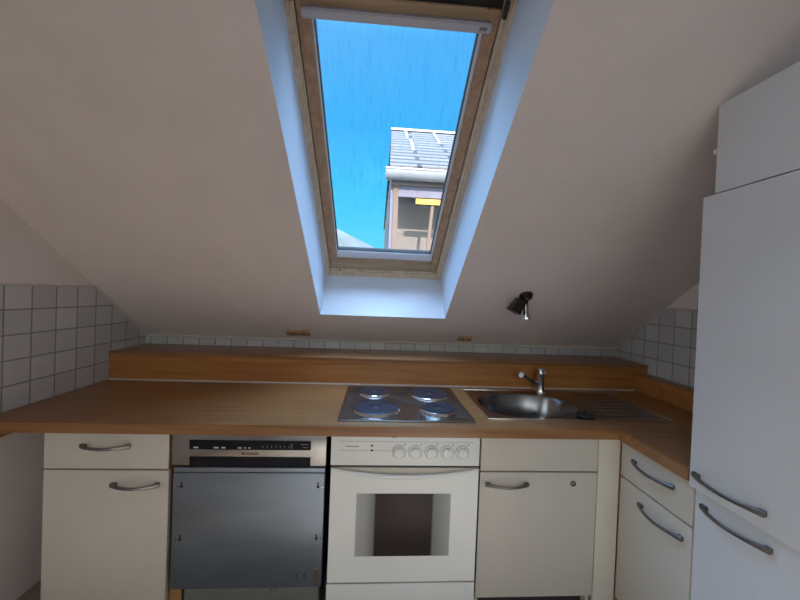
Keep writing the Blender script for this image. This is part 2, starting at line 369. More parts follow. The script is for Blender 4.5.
# ------------------------------------------------------------------ WORKTOP, SHELF, UPSTAND
XRF = 1.0023; YTALL = 1.0389
HOB = (-.1408, .4262, 1.4073, 1.9358)
SINK = (.4905, 1.3300, 1.4560, 1.9200)
hc = (HOB[0]+.02, HOB[1]-.02, HOB[2]+.02, HOB[3]-.02); sc_ = (SINK[0]+.02, SINK[1]-.02, SINK[2]+.02, SINK[3]-.02)
xs = sorted({XL+TW+.001, hc[0], hc[1], sc_[0], sc_[1], XRF, XR-TW-.001}); ys = sorted({YTALL+.004, YF, hc[2], hc[3], sc_[2], sc_[3], YR+.01})
def ins(x, y):
    if y < YF and x < XRF: return False
    for r in (hc, sc_):
        if r[0] < x < r[1] and r[2] < y < r[3]: return False
    return True
b = B(); slab(b, xs, ys, ZC-.040, ZC, ins)
fe = [e_ for e_ in b.edges if e_.is_manifold and all(abs(v.co.z-ZC) < 1e-5 for v in e_.verts) and
      ((all(abs(v.co.y-YF) < 1e-5 and v.co.x <= XRF+1e-4 for v in e_.verts)) or (all(abs(v.co.x-XRF) < 1e-5 and v.co.y <= YF+1e-4 for v in e_.verts)))]
bmesh.ops.bevel(b, geom=fe, offset=.007, segments=4, profile=.5, affect='EDGES')
wt = obj('worktop', b, 'worktop', smooth=True); tag(wt, 'L-shaped beech worktop running along the back wall and round the corner', 'worktop')

sh = thing('wooden_shelf', 'long raised beech shelf box behind the hob and faucet, against the tiled knee wall', 'shelf', (0, YR, ZC))
b = B(); box(b, XL+TW+.001, XR-TW-.001, YR, YR+.018, ZC, ZR-.018); obj('front_panel', b, 'woodfront', sh)
b = B(); box(b, XL+TW+.001, XR-TW-.001, YR-.006, YB-TW-.001, ZR-.018, ZR, bev=.003); obj('top_board', b, 'worktop', sh, smooth=True)
b = B(); box(b, XL+TW+.004, XR-.0891, YR-.007, YR, ZC, ZC+.006); obj('sealing_strip', b, 'bead', sh)
b = B(); box(b, XR-.0891, XR-TW-.001, YTALL+.006, YR-.008, ZC, ZC+.0956, bev=.003)
tag(obj('wooden_ledge', b, 'woodfront', smooth=True), 'low beech ledge along the right tiled wall beside the sink drainer', 'ledge')

b = B(); box(b, XL+.001, XL+.028, .9, 1.52, ZC-.085, ZC-.0405); tag(obj('wall_batten', b, 'woodside'), 'reddish wooden batten on the left wall under the worktop end', 'batten')

# ------------------------------------------------------------------ BASE CABINETS (front plane at YD)
FT = .755                                 # top of the fronts
def front(name, parent, x0, x1, z0, z1, m='cream', **k):
    b = B(); box(b, x0, x1, YD, YD+.019, z0, z1, bev=.0018); return obj(name, b, m, parent, smooth=True, **k)
cb = thing('base_cabinet', 'cream base cabinet with drawer above door at the left end of the worktop', 'cabinet', (-.99, YD+.3, 0))
b = B()
for a in ((-1.212, -1.194, YD+.021, YR, .0, ZC-.041), (-1.194, -.784, YD+.021, YR, .10, .118), (-1.194, -.784, YR-.01, YR, .118, ZC-.041), (-1.194, -.784, YD+.021, YR, ZC-.059, ZC-.041)): box(b, *a)
obj('carcass', b, 'cream', cb)
boxo('side_panel', 'woodside', cb, -.7835, -.766, YD+.004, YR, 0., ZC-.041, label='orange beech side panel beside the dishwasher')
boxo('toe_block', 'woodside', cb, -.7655, -.722, YD+.034, YD+.10, 0., .155, label='orange wooden block beside the dishwasher foot')
dr = front('drawer', cb, -1.2134, -.7668, ZG+.003, FT)
do = front('door', cb, -1.2134, -.7668, .10, ZG-.003)
boxo('edge_band', 'creamedge', do, -.7668, -.7652, YD+.001, YD+.018, .10, ZG-.003)
handle(dr, (-1.078, YD, .706), (-.906, YD, .706), (0, -1, 0)); handle(do, (-.968, YD, .560), (-.796, YD, .560), (0, -1, 0))
boxo('plinth', 'dark', cb, -1.194, -.784, YD+.05, YD+.066, 0, .10)

# dishwasher without its furniture door
dw = thing('dishwasher', 'built-in dishwasher with bare metal door, left of the oven', 'dishwasher', (-.466, YD+.3, 0))
boxo('body', 'dark', dw, -.7205, -.185, YD+.03, YR-.02, .06, ZC-.041)
cp = boxo('control_panel', 'steel', dw, -.756, -.175, YD-.001, YD+.03, .6325, .752, bev=.003)
ds = boxo('display_strip', 'black', cp, -.690, -.2345, YD-.004, YD, .696, .732, bev=.001)
gr = boxo('grip_recess', 'black', cp, -.690, -.2345, YD-.003, YD, .631, .668, bev=.001)
for x, w_ in ((-.675, .018), (-.600, .018), (-.571, .014), (-.510, .014), (-.486, .006), (-.470, .006)): boxo('printed_symbol', 'legend', ds, x, x+w_, YD-.0048, YD-.0038, .7015, .7065)
for i in range(7): boxo('printed_symbol', 'print', ds, -.418+i*.0165, -.416+i*.0165, YD-.0048, YD-.0038, .704, .714)
for a in ((-.310, -.306, .703, .722), (-.273, -.244, .718, .7205), (-.266, -.244, .7065, .7085)): boxo('printed_symbol', 'print', ds, a[0], a[1], YD-.0048, YD-.0038, a[2], a[3])
def text(name, s, size, loc, m, parent, rot=(math.pi/2, 0, 0)):
    cu = bpy.data.curves.new(name, 'FONT'); cu.body = s; cu.size = size; cu.extrude = .0003; cu.align_x = 'LEFT'
    t = bpy.data.objects.new(name+'_tmp', cu); C.objects.link(t); bpy.context.view_layer.update()
    me = bpy.data.meshes.new_from_object(t.evaluated_get(bpy.context.evaluated_depsgraph_get()))
    bpy.data.objects.remove(t); bpy.data.curves.remove(cu)
    me.transform(Matrix.Translation(loc) @ Matrix.Rotation(rot[0], 4, 'X')); me.materials.clear(); me.materials.append(M[m])
    o = bpy.data.objects.new(name, me); C.objects.link(o); o.parent = parent
    return o
text('maker_name', 'Bauknecht', .0155, (-.497, YD-.0016, .6765), 'black', cp)
# door: bare sheet with turned edge
b = B(); box(b, -.7445, -.1765, YD-.008, YD+.022, .160, .6085, bev=.004)
box(b, -.7445, -.1765, YD-.006, YD+.022, .6095, .628, bev=.003)
dd = obj('door', b, 'zinc', dw, smooth=True)
def keyhole(x, z):
    b = B(); lathe(b, [(0,.0008),(.006,.0008),(.006,0)], 14, frame_to((x, YD-.008, z), (0,-1,0)))
    box(b, x-.0028, x+.0028, YD-.0088, YD-.0078, z, z+.017); return obj('keyhole', b, 'dark', dd)
for x, z in ((-.713, .556), (-.201, .556), (-.713, .353), (-.201, .353)): keyhole(x, z)
for x, z in ((-.728, .557), (-.183, .558), (-.728, .355), (-.184, .355), (-.727, .235), (-.727, .190)):
    b = B(); lathe(b, [(0,.0008),(.0028,.0008),(.0028,0)], 10, frame_to((x, YD-.008, z), (0,-1,0))); obj('screw_hole', b, 'dark', dd)
b = B(); box(b, -.186, -.178, YD-.016, YD-.008, .555, .561); obj('screw', b, 'chrome', dd)
b = B()
for x in (-.272, -.242): box(b, x-.0022, x+.0022, YD-.0088, YD-.0078, .197, .216)
lathe(b, [(0,.0008),(.002,.0008),(.002,0)], 8, frame_to((-.257, YD-.008, .222), (0,-1,0)))
obj('bracket_slots', b, 'dark', dd)
b = B(); box(b, -.204, -.186, YD-.0092, YD-.0078, .190, .238, bev=.001); box(b, -.204, -.186, YD-.0092, YD-.0078, .168, .186, bev=.001); obj('fixing_plate', b, 'steel', dd)
boxo('toe_panel', 'zincdark', dw, -.700, -.190, YD+.012, YD+.028, 0., .156)
b = B()
for x in (-.372, -.356): lathe(b, [(0,.001),(.003,.001),(.003,0)], 8, frame_to((x, YD+.012, .138), (0,-1,0)))
obj('screw_hole', b, 'dark', dw)

# oven
ov = thing('oven', 'white built-in oven with five knobs below the electric hob', 'oven', (.14, YD+.3, 0))
boxo('body', 'dark', ov, -.150, .430, YD+.03, YR-.02, .10, ZC-.065)
op = boxo('control_panel', 'white', ov, -.157, .4345, YD-.004, YD+.03, .6385, .753, bev=.003)
for i, x in enumerate((.1095, .174, .239, .302, .364)):
    b = B(); m4 = frame_to((x, YD-.004, .6945), (0,-1,0))
    lathe(b, [(.0255, 0), (.0255, .003), (.0205, .0045), (.0190, .015), (.0175, .017), (0, .0175)], 32, m4)
    box(b, x-.0035, x+.0035, YD-.0275, YD-.019, .676, .713, bev=.001)
    kb = obj('knob', b, 'white', op, smooth=True)
    b = B(); lathe(b, [(.0275, 0), (.0275, .0008), (.0262, .0008), (.0262, 0)], 32, m4); obj('dial_ring', b, 'print', kb)
    b = B(); box(b, x+.021, x+.026, YD-.0048, YD-.0038, .722, .727); obj('symbol', b, 'print', kb)
for z in (.7175, .6985):
    b = B(); lathe(b, [(0,.002),(.0035,.0018),(.0045,0)], 14, frame_to((.0025, YD-.004, z), (0,-1,0))); obj('indicator_lamp', b, 'dark', op)
b = B()
box(b, -.100, -.048, YD-.0046, YD-.0038, .7125, .7155)
for z in (.7335, .6975): box(b, -.128, .08 if z < .7 else .41, YD-.0044, YD-.0038, z, z+.0009)
for x in (.138, .203, .267, .332): box(b, x, x+.008, YD-.0044, YD-.0038, .6975, .6985)
obj('printed_lines', b, 'print', op)
boxo('seal', 'gap', ov, -.154, .432, YD+.004, YD+.03, .168, .640)
boxo('latch', 'gap', op, .078, .100, YD-.010, YD+.0, .7525, .758)
# door: top edge scooped in a shallow arc with a bowed lip
DT, DB = .6325, .180
def arc(x): u = (x-.1385)/.285; return DT-.003-.031*max(0., 1-u*u)**1.0
b = B(); N = 32
xsd = [-.1535+i*(.431+.1535)/N for i in range(N+1)]
WXa, WXb, WZa, WZb = -.0505, .3225, .284, .532
prism(b, [(x, arc(x)) for x in xsd][::-1]+[(-.1535, DB), (.431, DB)], 'Y', YD-.012, YD+.004)
od = obj('door', b, 'white', ov)
b = B(); box(b, -.150, .428, YD-.004, YD+.004, .585, DT-.002); obj('grip_recess', b, 'cream', od)  # recess shade put into the colour: cream, darker than the door
b = B(); tube(b, [(x, YD-.012, arc(x)-.001) for x in xsd], [.0035+.006*max(0, 1-((x-.1385)/.285)**2) for x in xsd], 12); obj('handle', b, 'white', od, smooth=True)
# window: dark glass, greying to white dots at both sides
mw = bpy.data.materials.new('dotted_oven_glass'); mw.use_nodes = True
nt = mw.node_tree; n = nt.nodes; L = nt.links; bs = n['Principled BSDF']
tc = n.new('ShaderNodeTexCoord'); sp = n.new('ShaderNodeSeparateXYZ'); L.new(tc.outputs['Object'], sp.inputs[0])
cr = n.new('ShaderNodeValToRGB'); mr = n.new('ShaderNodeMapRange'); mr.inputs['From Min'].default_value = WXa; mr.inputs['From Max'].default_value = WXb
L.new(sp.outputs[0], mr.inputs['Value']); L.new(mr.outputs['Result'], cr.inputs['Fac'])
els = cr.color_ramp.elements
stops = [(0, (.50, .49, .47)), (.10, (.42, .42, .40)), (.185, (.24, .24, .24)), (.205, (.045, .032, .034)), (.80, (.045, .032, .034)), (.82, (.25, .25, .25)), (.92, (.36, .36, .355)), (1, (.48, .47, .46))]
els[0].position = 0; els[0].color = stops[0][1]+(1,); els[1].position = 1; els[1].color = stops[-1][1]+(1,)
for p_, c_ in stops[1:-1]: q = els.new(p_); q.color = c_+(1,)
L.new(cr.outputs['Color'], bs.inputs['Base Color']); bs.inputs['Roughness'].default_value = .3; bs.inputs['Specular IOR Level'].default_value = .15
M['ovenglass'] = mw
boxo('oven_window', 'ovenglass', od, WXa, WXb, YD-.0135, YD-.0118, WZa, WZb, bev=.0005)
lw = front('drawer', ov, -.157, .436, .02, .1635, 'white')

# sink cabinet
sk = thing('base_cabinet', 'cream sink cabinet with blank top panel and small round lock on its door', 'cabinet', (.69, YD+.3, 0))
b = B()
for a in ((.4425, .4585, YD+.021, YR-.02, .0, ZC-.041), (.917, .933, YD+.021, YR-.02, .0, .62), (.4585, .917, YD+.021, YR-.02, .10, .116), (.4585, .917, YR-.035, YR-.02, .116, ZC-.041)): box(b, *a)
obj('carcass', b, 'cream', sk)
front('blank_panel', sk, .4420, .9325, ZG+.003, FT)
sd = front('door', sk, .4420, .9325, .10, ZG-.003)
handle(sd, (.465, YD, .567), (.638, YD, .567), (0, -1, 0))
b = B(); lathe(b, [(.0115, 0), (.0115, .004), (.009, .006), (.0085, .003), (0, .003)], 24, frame_to((.831, YD, .568), (0,-1,0))); obj('lock', b, 'nickel', sd, smooth=True)
boxo('plinth', 'dark', sk, .4585, .917, YD+.05, YD+.066, 0, .10)
b = B(); box(b, .9365, 1.0285, YD+.001, YD+.018, .0, FT, bev=.001); tag(obj('filler_panel', b, 'creamedge', smooth=True), 'narrow cream filler panel in the corner right of the sink cabinet door', 'panel')

# right hand base cabinet (front plane at x = XRD)
XRD = 1.0302; YA, YB2 = 1.046, YD-.006
rc = thing('base_cabinet', 'cream corner cabinet with drawer over door between filler panel and tall fridge cabinet', 'cabinet', (1.3, 1.2, 0))
b = B()
for a in ((XRD+.021, 1.60, YA, YA+.016, 0, ZC-.041), (XRD+.021, 1.60, YD-.02, YD-.004, 0, ZC-.041), (XRD+.021, 1.60, YA+.016, YD-.02, .10, .116), (1.584, 1.60, YA+.016, YD-.02, .116, ZC-.041)): box(b, *a)
obj('carcass', b, 'cream', rc)
boxo('corner_strip', 'woodside', rc, XRD+.001, XRD+.020, YD-.0055, YD-.0005, 0, FT)
b = B(); box(b, XRD, XRD+.019, YA, YB2, ZG-.007, FT, bev=.0018); dr = obj('drawer', b, 'cream', rc, smooth=True)
b = B(); box(b, XRD, XRD+.019, YA, YB2, .10, ZG-.013, bev=.0018); do = obj('door', b, 'cream', rc, smooth=True)
handle(dr, (XRD, 1.305, .697), (XRD, 1.115, .697), (-1, 0, 0)); handle(do, (XRD, 1.264, .551), (XRD, 1.074, .551), (-1, 0, 0))
boxo('plinth', 'dark', rc, XRD+.05, XRD+.066, YA+.016, YD-.02, 0, .10)

# tall fridge cabinet
XT = 1.0057; Y0T = .44
tl = thing('tall_cabinet', 'tall cream fridge cabinet with three doors at the right edge', 'cabinet', (1.3, .75, 0))
b = B()
ztop = ZK+(YB-1.004)*TAN-.006
box(b, XRD+.022, XR-TW-.002, Y0T, 1.004, .0, ztop); box(b, XRD+.022, XR-TW-.002, 1.004, 1.022, .0, ZK+(YB-1.022)*TAN-.006)
obj('carcass', b, 'fridge', tl)
b = B(); box(b, XRD, XRD+.020, Y0T, YTALL+.001, .10, .736, bev=.002); ld = obj('lower_door', b, 'fridge', tl, smooth=True)
b = B(); box(b, XT, XT+.0235, Y0T, YTALL, .7483, 1.6535, bev=.002); md = obj('middle_door', b, 'fridge', tl, smooth=True)
b = B(); box(b, XT+.004, XT+.0235, Y0T, 1.006, 1.6575, ZK+(YB-1.006)*TAN-.002, bev=.0015); ud = obj('upper_door', b, 'fridge', tl, smooth=True)
boxo('edge_band', 'creamedge', md, XT+.002, XT+.022, YTALL, YTALL+.0015, .7495, 1.652)
handle(ld, (XRD, 1.012, .697), (XRD, .820, .697), (-1, 0, 0)); handle(md, (XT, 1.018, .794), (XT, .818, .794), (-1, 0, 0))
b = B(); lathe(b, [(.006, 0), (.0065, .006), (.011, .010), (.010, .016), (0, .019)], 16, frame_to((XT+.018, 1.006, 1.79), (0, 1, 0))); obj('knob', b, 'white', ud, smooth=True)
boxo('plinth', 'fridge', tl, XRD+.006, XRD+.0215, Y0T, 1.022, .0, .098)

# ------------------------------------------------------------------ HOB
hb = thing('electric_hob', 'stainless steel electric hob with four solid round plates, set in the worktop', 'hob', ((HOB[0]+HOB[1])/2, HOB[2], ZC))
b = B()
def rrect(x0, x1, y0, y1, r, k=6):
    o = []
    for cx, cy, a0 in ((x1-r, y1-r, 0), (x0+r, y1-r, 90), (x0+r, y0+r, 180), (x1-r, y0+r, 270)):
        for i in range(k+1): a = math.radians(a0+90*i/k); o.append((cx+r*math.cos(a), cy+r*math.sin(a)))
    return o
def loops(b, L_, close_last=True, first=False):
    R_ = [[b.verts.new((x, y, z)) for x, y in pts] for pts, z in L_]
    for a_, c_ in zip(R_, R_[1:]):
        m_ = len(a_)
        for i in range(m_): b.faces.new((a_[i], a_[(i+1) % m_], c_[(i+1) % m_], c_[i]))
    if close_last: b.faces.new(R_[-1])
    if first: b.faces.new(R_[0][::-1])
x0, x1, y0, y1 = HOB
loops(b, [(rrect(x0, x1, y0, y1, .008), ZC+.0006), (rrect(x0, x1, y0, y1, .008), ZC+.005), (rrect(x0+.003, x1-.003, y0+.003, y1-.003, .008), ZC+.008),
          (rrect(x0+.009, x1-.009, y0+.009, y1-.009, .008), ZC+.008), (rrect(x0+.015, x1-.015, y0+.015, y1-.015, .008), ZC+.0045)])
obj('steel_surface', b, 'steel', hb, smooth=True)
boxo('underbox', 'zincdark', hb, x0+.025, x1-.025, y0+.025, y1-.025, ZC-.055, ZC+.0)
for (px_, py_, r_) in ((.0145, 1.552, .097), (.004, 1.806, .078), (.287, 1.788, .097), (.2935, 1.553, .078)):
    m4 = Matrix.Translation((px_, py_, ZC+.0045))
    b = B(); lathe(b, [(r_-.008, .0105), (r_-.004, .0118), (r_, .0105), (r_-.001, .011), (r_-.020, .011), (r_-.021, .0100), (.032, .0100), (.031, .008), (0, .008)][1:] , 56, m4)
    hp = obj('hotplate', b, 'iron', hb, smooth=True)
    b = B(); lathe(b, [(r_+.009, 0), (r_+.008, .003), (r_+.001, .0095), (r_-.004, .0095)], 56, m4); obj('rim', b, 'chrome', hp, smooth=True, label='bright steel rim ring')
    b = B(); lathe(b, [(0, .0086), (.012, .0086), (.013, .008)], 20, m4); obj('centre_disc', b, 'nickel', hp)

# ------------------------------------------------------------------ SINK
x0, x1, y0, y1 = SINK
si = thing('kitchen_sink', 'stainless steel inset sink with one bowl and ribbed drainer in the corner', 'sink', ((x0+x1)/2, y0, ZC))
b = B()
XM = 1.005; zt = ZC+.0035
cxb, cyb, ax_, ay_ = .752, 1.6725, .232, .182
K = 64
def sup(f, dz=0):                         # rounded bowl outline
    o = []
    for i in range(K):
        t = 2*math.pi*(i+.5)/K; c, s_ = math.cos(t), math.sin(t); ex = 2/3.2 if c < 0 else 2/2.2
        o.append((cxb+ax_*f*math.copysign(abs(c)**ex, c), cyb+ay_*f*math.copysign(abs(s_)**(2/2.7), s_)))
    return o
def recto():                              # same count of points round the rectangle, matched by angle
    o = []
    for x, y in sup(1.):
        dx, dy = x-cxb, y-cyb
        t = min((x1_-cxb)/dx if dx > 0 else (x0+.006-cxb)/dx, (y1-.006-cyb)/dy if dy > 0 else (y0+.006-cyb)/dy)
        o.append((cxb+dx*t, cyb+dy*t))
    # snap nearest to corners
    for cx, cy in ((x0+.006, y0+.006), (x1_, y0+.006), (x1_, y1-.006), (x0+.006, y1-.006)):
        k = min(range(K), key=lambda i: (o[i][0]-cx)**2+(o[i][1]-cy)**2); o[k] = (cx, cy)
    return o
x1_ = XM
loops(b, [(recto(), zt), (sup(1.045), zt), (sup(1.0), zt-.003), (sup(.97), zt-.012), (sup(.93), zt-.10), (sup(.86), zt-.142), (sup(.70), zt-.155), (sup(.18), zt-.160)])
bowl = obj('bowl', b, 'sinksteel', si, smooth=True)
b = B(); lathe(b, [(.042, .0), (.040, .003), (.034, .001), (.012, -.003), (0, -.003)], 32, Matrix.Translation((cxb, cyb, zt-.158))); obj('drain', b, 'chrome', bowl, smooth=True)
# drainer with pressed ribs
b = B(); nx, ny = 44, 66; G = []
for i in range(nx+1):
    row = []
    x = XM+(x1-.006-XM)*i/nx
    for j in range(ny+1):
        y = y0+.006+(y1-y0-.012)*j/ny
        u = (x-XM)/(x1-.006-XM); w = (y-y0)/(y1-y0)
        env = min(1, max(0, (u-.08)/.08))*min(1, max(0, (.94-u)/.06))*min(1, max(0, (w-.10)/.04))*min(1, max(0, (.90-w)/.04))
        z = zt-.0035*env+.0035*env*max(0, math.cos(2*math.pi*w*9))**2*1.2
        row.append(b.verts.new((x, y, z)))
    G.append(row)
for i in range(nx):
    for j in range(ny): b.faces.new((G[i][j], G[i+1][j], G[i+1][j+1], G[i][j+1]))
obj('drainer', b, 'sinksteel', si, smooth=True)
b = B()
def strip(b, xa, xb, ya, yb): box(b, xa, xb, ya, yb, ZC+.0005, zt+.0012, bev=.001)
strip(b, x0, x1, y0, y0+.007); strip(b, x0, x1, y1-.007, y1); strip(b, x0, x0+.007, y0+.007, y1-.007); strip(b, x1-.007, x1, y0+.007, y1-.007)
obj('rim', b, 'chrome', si, smooth=True)

fx, fy = .918, 1.874
fc = thing('faucet', 'chrome single-lever faucet with raised spout at the back of the sink', 'faucet', (fx, fy, zt))
b = B(); m4 = Matrix.Translation((fx, fy, zt))
lathe(b, [(0, 0), (.027, 0), (.027, .005), (.022, .009), (.0195, .02), (.0185, .095), (.0195, .100), (.0195, .128), (.016, .134), (0, .136)], 32, m4)
obj('body', b, 'chrome', fc, smooth=True)
b = B(); tube(b, [(fx-.012, fy-.004, zt+.050), (fx-.06, fy-.035, zt+.072), (fx-.12, fy-.075, zt+.104), (fx-.150, fy-.095, zt+.121)], [.011, .010, .009, .009], 16)
sp_ = obj('spout', b, 'nickel', fc, smooth=True)
b = B(); m5 = frame_to((fx-.150, fy-.095, zt+.121), (-.55, -.75, -.10)); lathe(b, [(.009, -.004), (.0125, 0), (.0125, .016), (.0105, .018), (0, .018)], 24, m5)
obj('nozzle', b, 'white', sp_, smooth=True, label='white tip of the spout')
b = B(); box(b, fx-.008, fx+.008, fy-.055, fy-.012, zt+.118, zt+.126, bev=.003); obj('lever', b, 'chrome', fc, smooth=True)
b = B(); tube(b, [(fx, fy, zt+.12), (fx-.031, fy-.012, zt+.126)], [.004, .0035], 10); obj('temperature_pin', b, 'black', fc, smooth=True)

pg = B(); m4 = Matrix.Translation((.950, 1.505, zt))
lathe(pg, [(0, 0), (.036, 0), (.040, .006), (.037, .010), (.012, .011), (.009, .022), (.012, .026), (0, .028)], 28, m4)
tag(obj('sink_plug', pg, 'gap', smooth=True), 'black rubber sink plug lying on the front edge of the drainer', 'plug')

# ------------------------------------------------------------------ SPOTLIGHT AND SMALL PLATES ON THE SLOPE
NV = (S(0, 0, -1)-S(0, 0, 0)).normalized()   # into the room
sl = thing('ceiling_spotlight', 'small two-headed spotlight with dark shade and chrome lamp on the sloping ceiling', 'light', S(.81, .56, 0))
b = B(); lathe(b, [(0, .0), (.036, .0), (.036, .006), (.030, .018), (0, .020)], 32, frame_to(S(.792, .572, 0), NV)); cn = obj('canopy', b, 'bronze', sl, smooth=True)
b = B(); lathe(b, [(.0, .020), (.012, .0215), (.014, .026), (0, .030)], 20, frame_to(S(.792, .572, 0), NV)); obj('cover_screw', b, 'chrome', cn, smooth=True)
b = B(); p0 = S(.790, .566, 0)+NV*.018
tube(b, [p0, p0+NV*.02+Vector((-.02, 0, -.002)), p0+NV*.025+Vector((-.045, 0, -.004))], .008, 12); obj('arm', b, 'bronze', sl, smooth=True)
b = B(); q = p0+NV*.025+Vector((-.034, 0, .014)); d = Vector((-.42, .0, -.75)).normalized()
m5 = frame_to(q, d); P8 = [m5 @ Vector((u*w, v*w*.8, z)) for z, w in ((0, .025), (.075, .036)) for u, v in ((-1,-1),(1,-1),(1,1),(-1,1))]
quadbox(b, P8); hd = obj('lamp_shade', b, 'bronze', sl, label='dark square lamp head')
b = B(); pr = [m5 @ Vector((-.024, .021*s_, .008)) for s_ in (0,)]
q2 = p0+NV*.026+Vector((-.006, 0, -.010)); d2 = Vector((.03, -.12, -1)).normalized()
b.free()
b = B(); tube(b, [p0, p0+NV*.024, q2+d2*.01], .007, 12); obj('arm', b, 'bronze', sl, smooth=True)
b = B(); lathe(b, [(0, 0), (.010, 0), (.014, .004), (.015, .040), (.0185, .060), (.0185, .068), (.022, .070), (.022, .078), (.017, .079), (.014, .070), (0, .066)], 28, frame_to(q2, d2))
obj('lamp_shade', b, 'chrome', sl, smooth=True, label='chrome cylinder lamp head')

def plate(x0, x1, s0, s1, holes, label):
    t = B(); sbox(t, x0, x1, s0, s1, -.014, -.0005, .003); o = obj('wall_plate', t, 'plate', smooth=True); tag(o, label, 'wall plate')
    for x in holes:
        t = B(); lathe(t, [(0, .0015), (.0065, .0015), (.0065, 0)], 14, frame_to(S(x, (s0+s1)/2, -.014), NV)); obj('hole', t, 'dark', o)
    return o
plate(-.553, -.408, .068, .118, (-.515, -.443), 'wide wooden plate with two dark holes, low on the slope left of the skylight')
plate(.528, .617, .060, .112, (.556, .596), 'short wooden plate low on the slope below the right edge of the skylight')

# ------------------------------------------------------------------ OUTSIDE
# neighbouring house
ms = bpy.data.materials.new('pale_wooden_shingles'); ms.use_nodes = True; nt = ms.node_tree; n = nt.nodes; L = nt.links; bs = n['Principled BSDF']
tc = n.new('ShaderNodeTexCoord'); mp = n.new('ShaderNodeMapping'); mp.inputs['Rotation'].default_value = (0, 0, 0)
L.new(tc.outputs['Object'], mp.inputs['Vector'])
br = n.new('ShaderNodeTexBrick'); br.inputs['Scale'].default_value = 1.; br.inputs['Brick Width'].default_value = 1.7; br.inputs['Row Height'].default_value = .30; br.inputs['Mortar Size'].default_value = .055
br.inputs['Color1'].default_value = (.135, .115, .108, 1); br.inputs['Color2'].default_value = (.095, .082, .080, 1); br.inputs['Mortar'].default_value = (.02, .018, .02, 1)
L.new(mp.outputs['Vector'], br.inputs['Vector']); L.new(br.outputs['Color'], bs.inputs['Base Color']); bs.inputs['Roughness'].default_value = .85
M['slate'] = ms
M['hwall'] = mat('house_render', (.19, .15, .13), .9, var=.12, scale=2.5)
M['hpost'] = mat('house_post', (.15, .10, .075), .8, var=.06, scale=5)
M['hgutter'] = mat('zinc_gutter', (.26, .265, .28), .5, metal=.2, var=.1, scale=3)
M['hdark'] = mat('house_grey_soffit_shade', (.16, .15, .20), .8, var=.1, scale=4)  # grey house parts; the dark tone also stands for soffit and eave shade
M['hyellow'] = mat('yellow_house_band', (.6, .33, .05), .7, var=.1, scale=8)
M['snow'] = mat('white_snow_guard', (.42, .43, .45), .6, var=.03)
hs = thing('neighbouring_house', 'house with pale shingle roof and gutter seen through the skylight', 'house', (2.2, 9, -6))
RZ0, RY0, RZ1, RY1 = 4.24, 7.93, 6.80, 11.8
b = B()
quadbox(b, [(.18, RY0, RZ0-.04), (4.5, RY0, RZ0-.04), (4.5, RY1, RZ1-.04), (.275, RY1, RZ1-.04), (.18, RY0, RZ0), (4.5, RY0, RZ0), (4.5, RY1, RZ1), (.275, RY1, RZ1)])
quadbox(b, [(.275, RY1, RZ1-.04), (4.5, RY1, RZ1-.04), (4.5, 15.6, RZ0-.04), (.18, 15.6, RZ0-.04), (.275, RY1, RZ1), (4.5, RY1, RZ1), (4.5, 15.6, RZ0), (.18, 15.6, RZ0)])
rf = obj('roof', b, 'slate', hs)
b = B(); box(b, .26, 4.5, RY1-.09, RY1+.1, RZ1-.02, RZ1+.05); obj('ridge_cap', b, 'snow', rf)
for (x, t0, t1) in ((.70, .74, .97), (.78, .36, .62), (1.62, .62, .92), (2.5, .4, .62)):
    b = B(); y_a, y_b = RY0+(RY1-RY0)*t0, RY0+(RY1-RY0)*t1; z_a, z_b = RZ0+(RZ1-RZ0)*t0, RZ0+(RZ1-RZ0)*t1
    quadbox(b, [(x, y_a, z_a), (x+.07, y_a, z_a), (x+.07, y_b, z_b), (x, y_b, z_b), (x, y_a, z_a+.05), (x+.07, y_a, z_a+.05), (x+.07, y_b, z_b+.05), (x, y_b, z_b+.05)])
    obj('snow_guard', b, 'snow', rf)
b = B(); N = 14; pr = [(7.80+.145*math.cos(math.pi+math.pi*i/N), 4.06+.20*math.sin(math.pi+math.pi*i/N)) for i in range(N+1)]+[(7.80+.120*math.cos(math.pi+math.pi*i/N), 4.065+.165*math.sin(math.pi+math.pi*i/N)) for i in range(N, -1, -1)]
prism(b, pr, 'X', .095, 4.6); gt = obj('gutter', b, 'hgutter', hs, smooth=True)
b = B(); tube(b, [(.085, 7.655, 4.065), (4.6, 7.655, 4.065)], .022, 10); obj('gutter_bead', b, 'snow', gt)
for x in (.62, 1.5, 2.6): boxo('gutter_bracket', 'snow', gt, x, x+.03, 7.64, 7.95, 4.07, 4.095)
boxo('fascia_board', 'hdark', hs, .19, 4.5, 7.945, 8.02, 3.96, 4.19)  # dark tone stands in for the eave shadow and debris
b = B(); box(b, .225, 4.4, 9.0, 15.2, -6, 4.3); box(b, .225, 4.4, 8.1, 9.0, -6, 1.6); box(b, .225, 4.4, 7.96, 9.0, 3.80, 4.0)
obj('wall', b, 'hwall', hs)
boxo('corner_post', 'hpost', hs, .285, .40, 8.0, 8.12, 1.6, 3.9)
boxo('side_post', 'hdark', hs, .222, .285, 8.05, 8.3, 1.6, 3.9)
b = B(); P8 = [(1.03, 8.02, 1.6), (1.10, 8.02, 1.6), (1.10, 8.10, 1.6), (1.03, 8.10, 1.6), (1.16, 8.02, 3.42), (1.23, 8.02, 3.42), (1.23, 8.10, 3.42), (1.16, 8.10, 3.42)]
quadbox(b, P8); obj('slanted_post', b, 'hpost', hs)
boxo('soffit_shade_band', 'hdark', hs, .40, 4.4, 8.03, 8.12, 3.56, 3.82)  # dark strip painting the soffit shade above the glazing
boxo('yellow_band', 'hyellow', hs, .80, 3.2, 7.98, 8.03, 3.40, 3.52)  # yellow strip across the top of the glazing
boxo('glazing', 'glass2', hs, .40, 4.4, 8.06, 8.07, 1.6, 3.42)

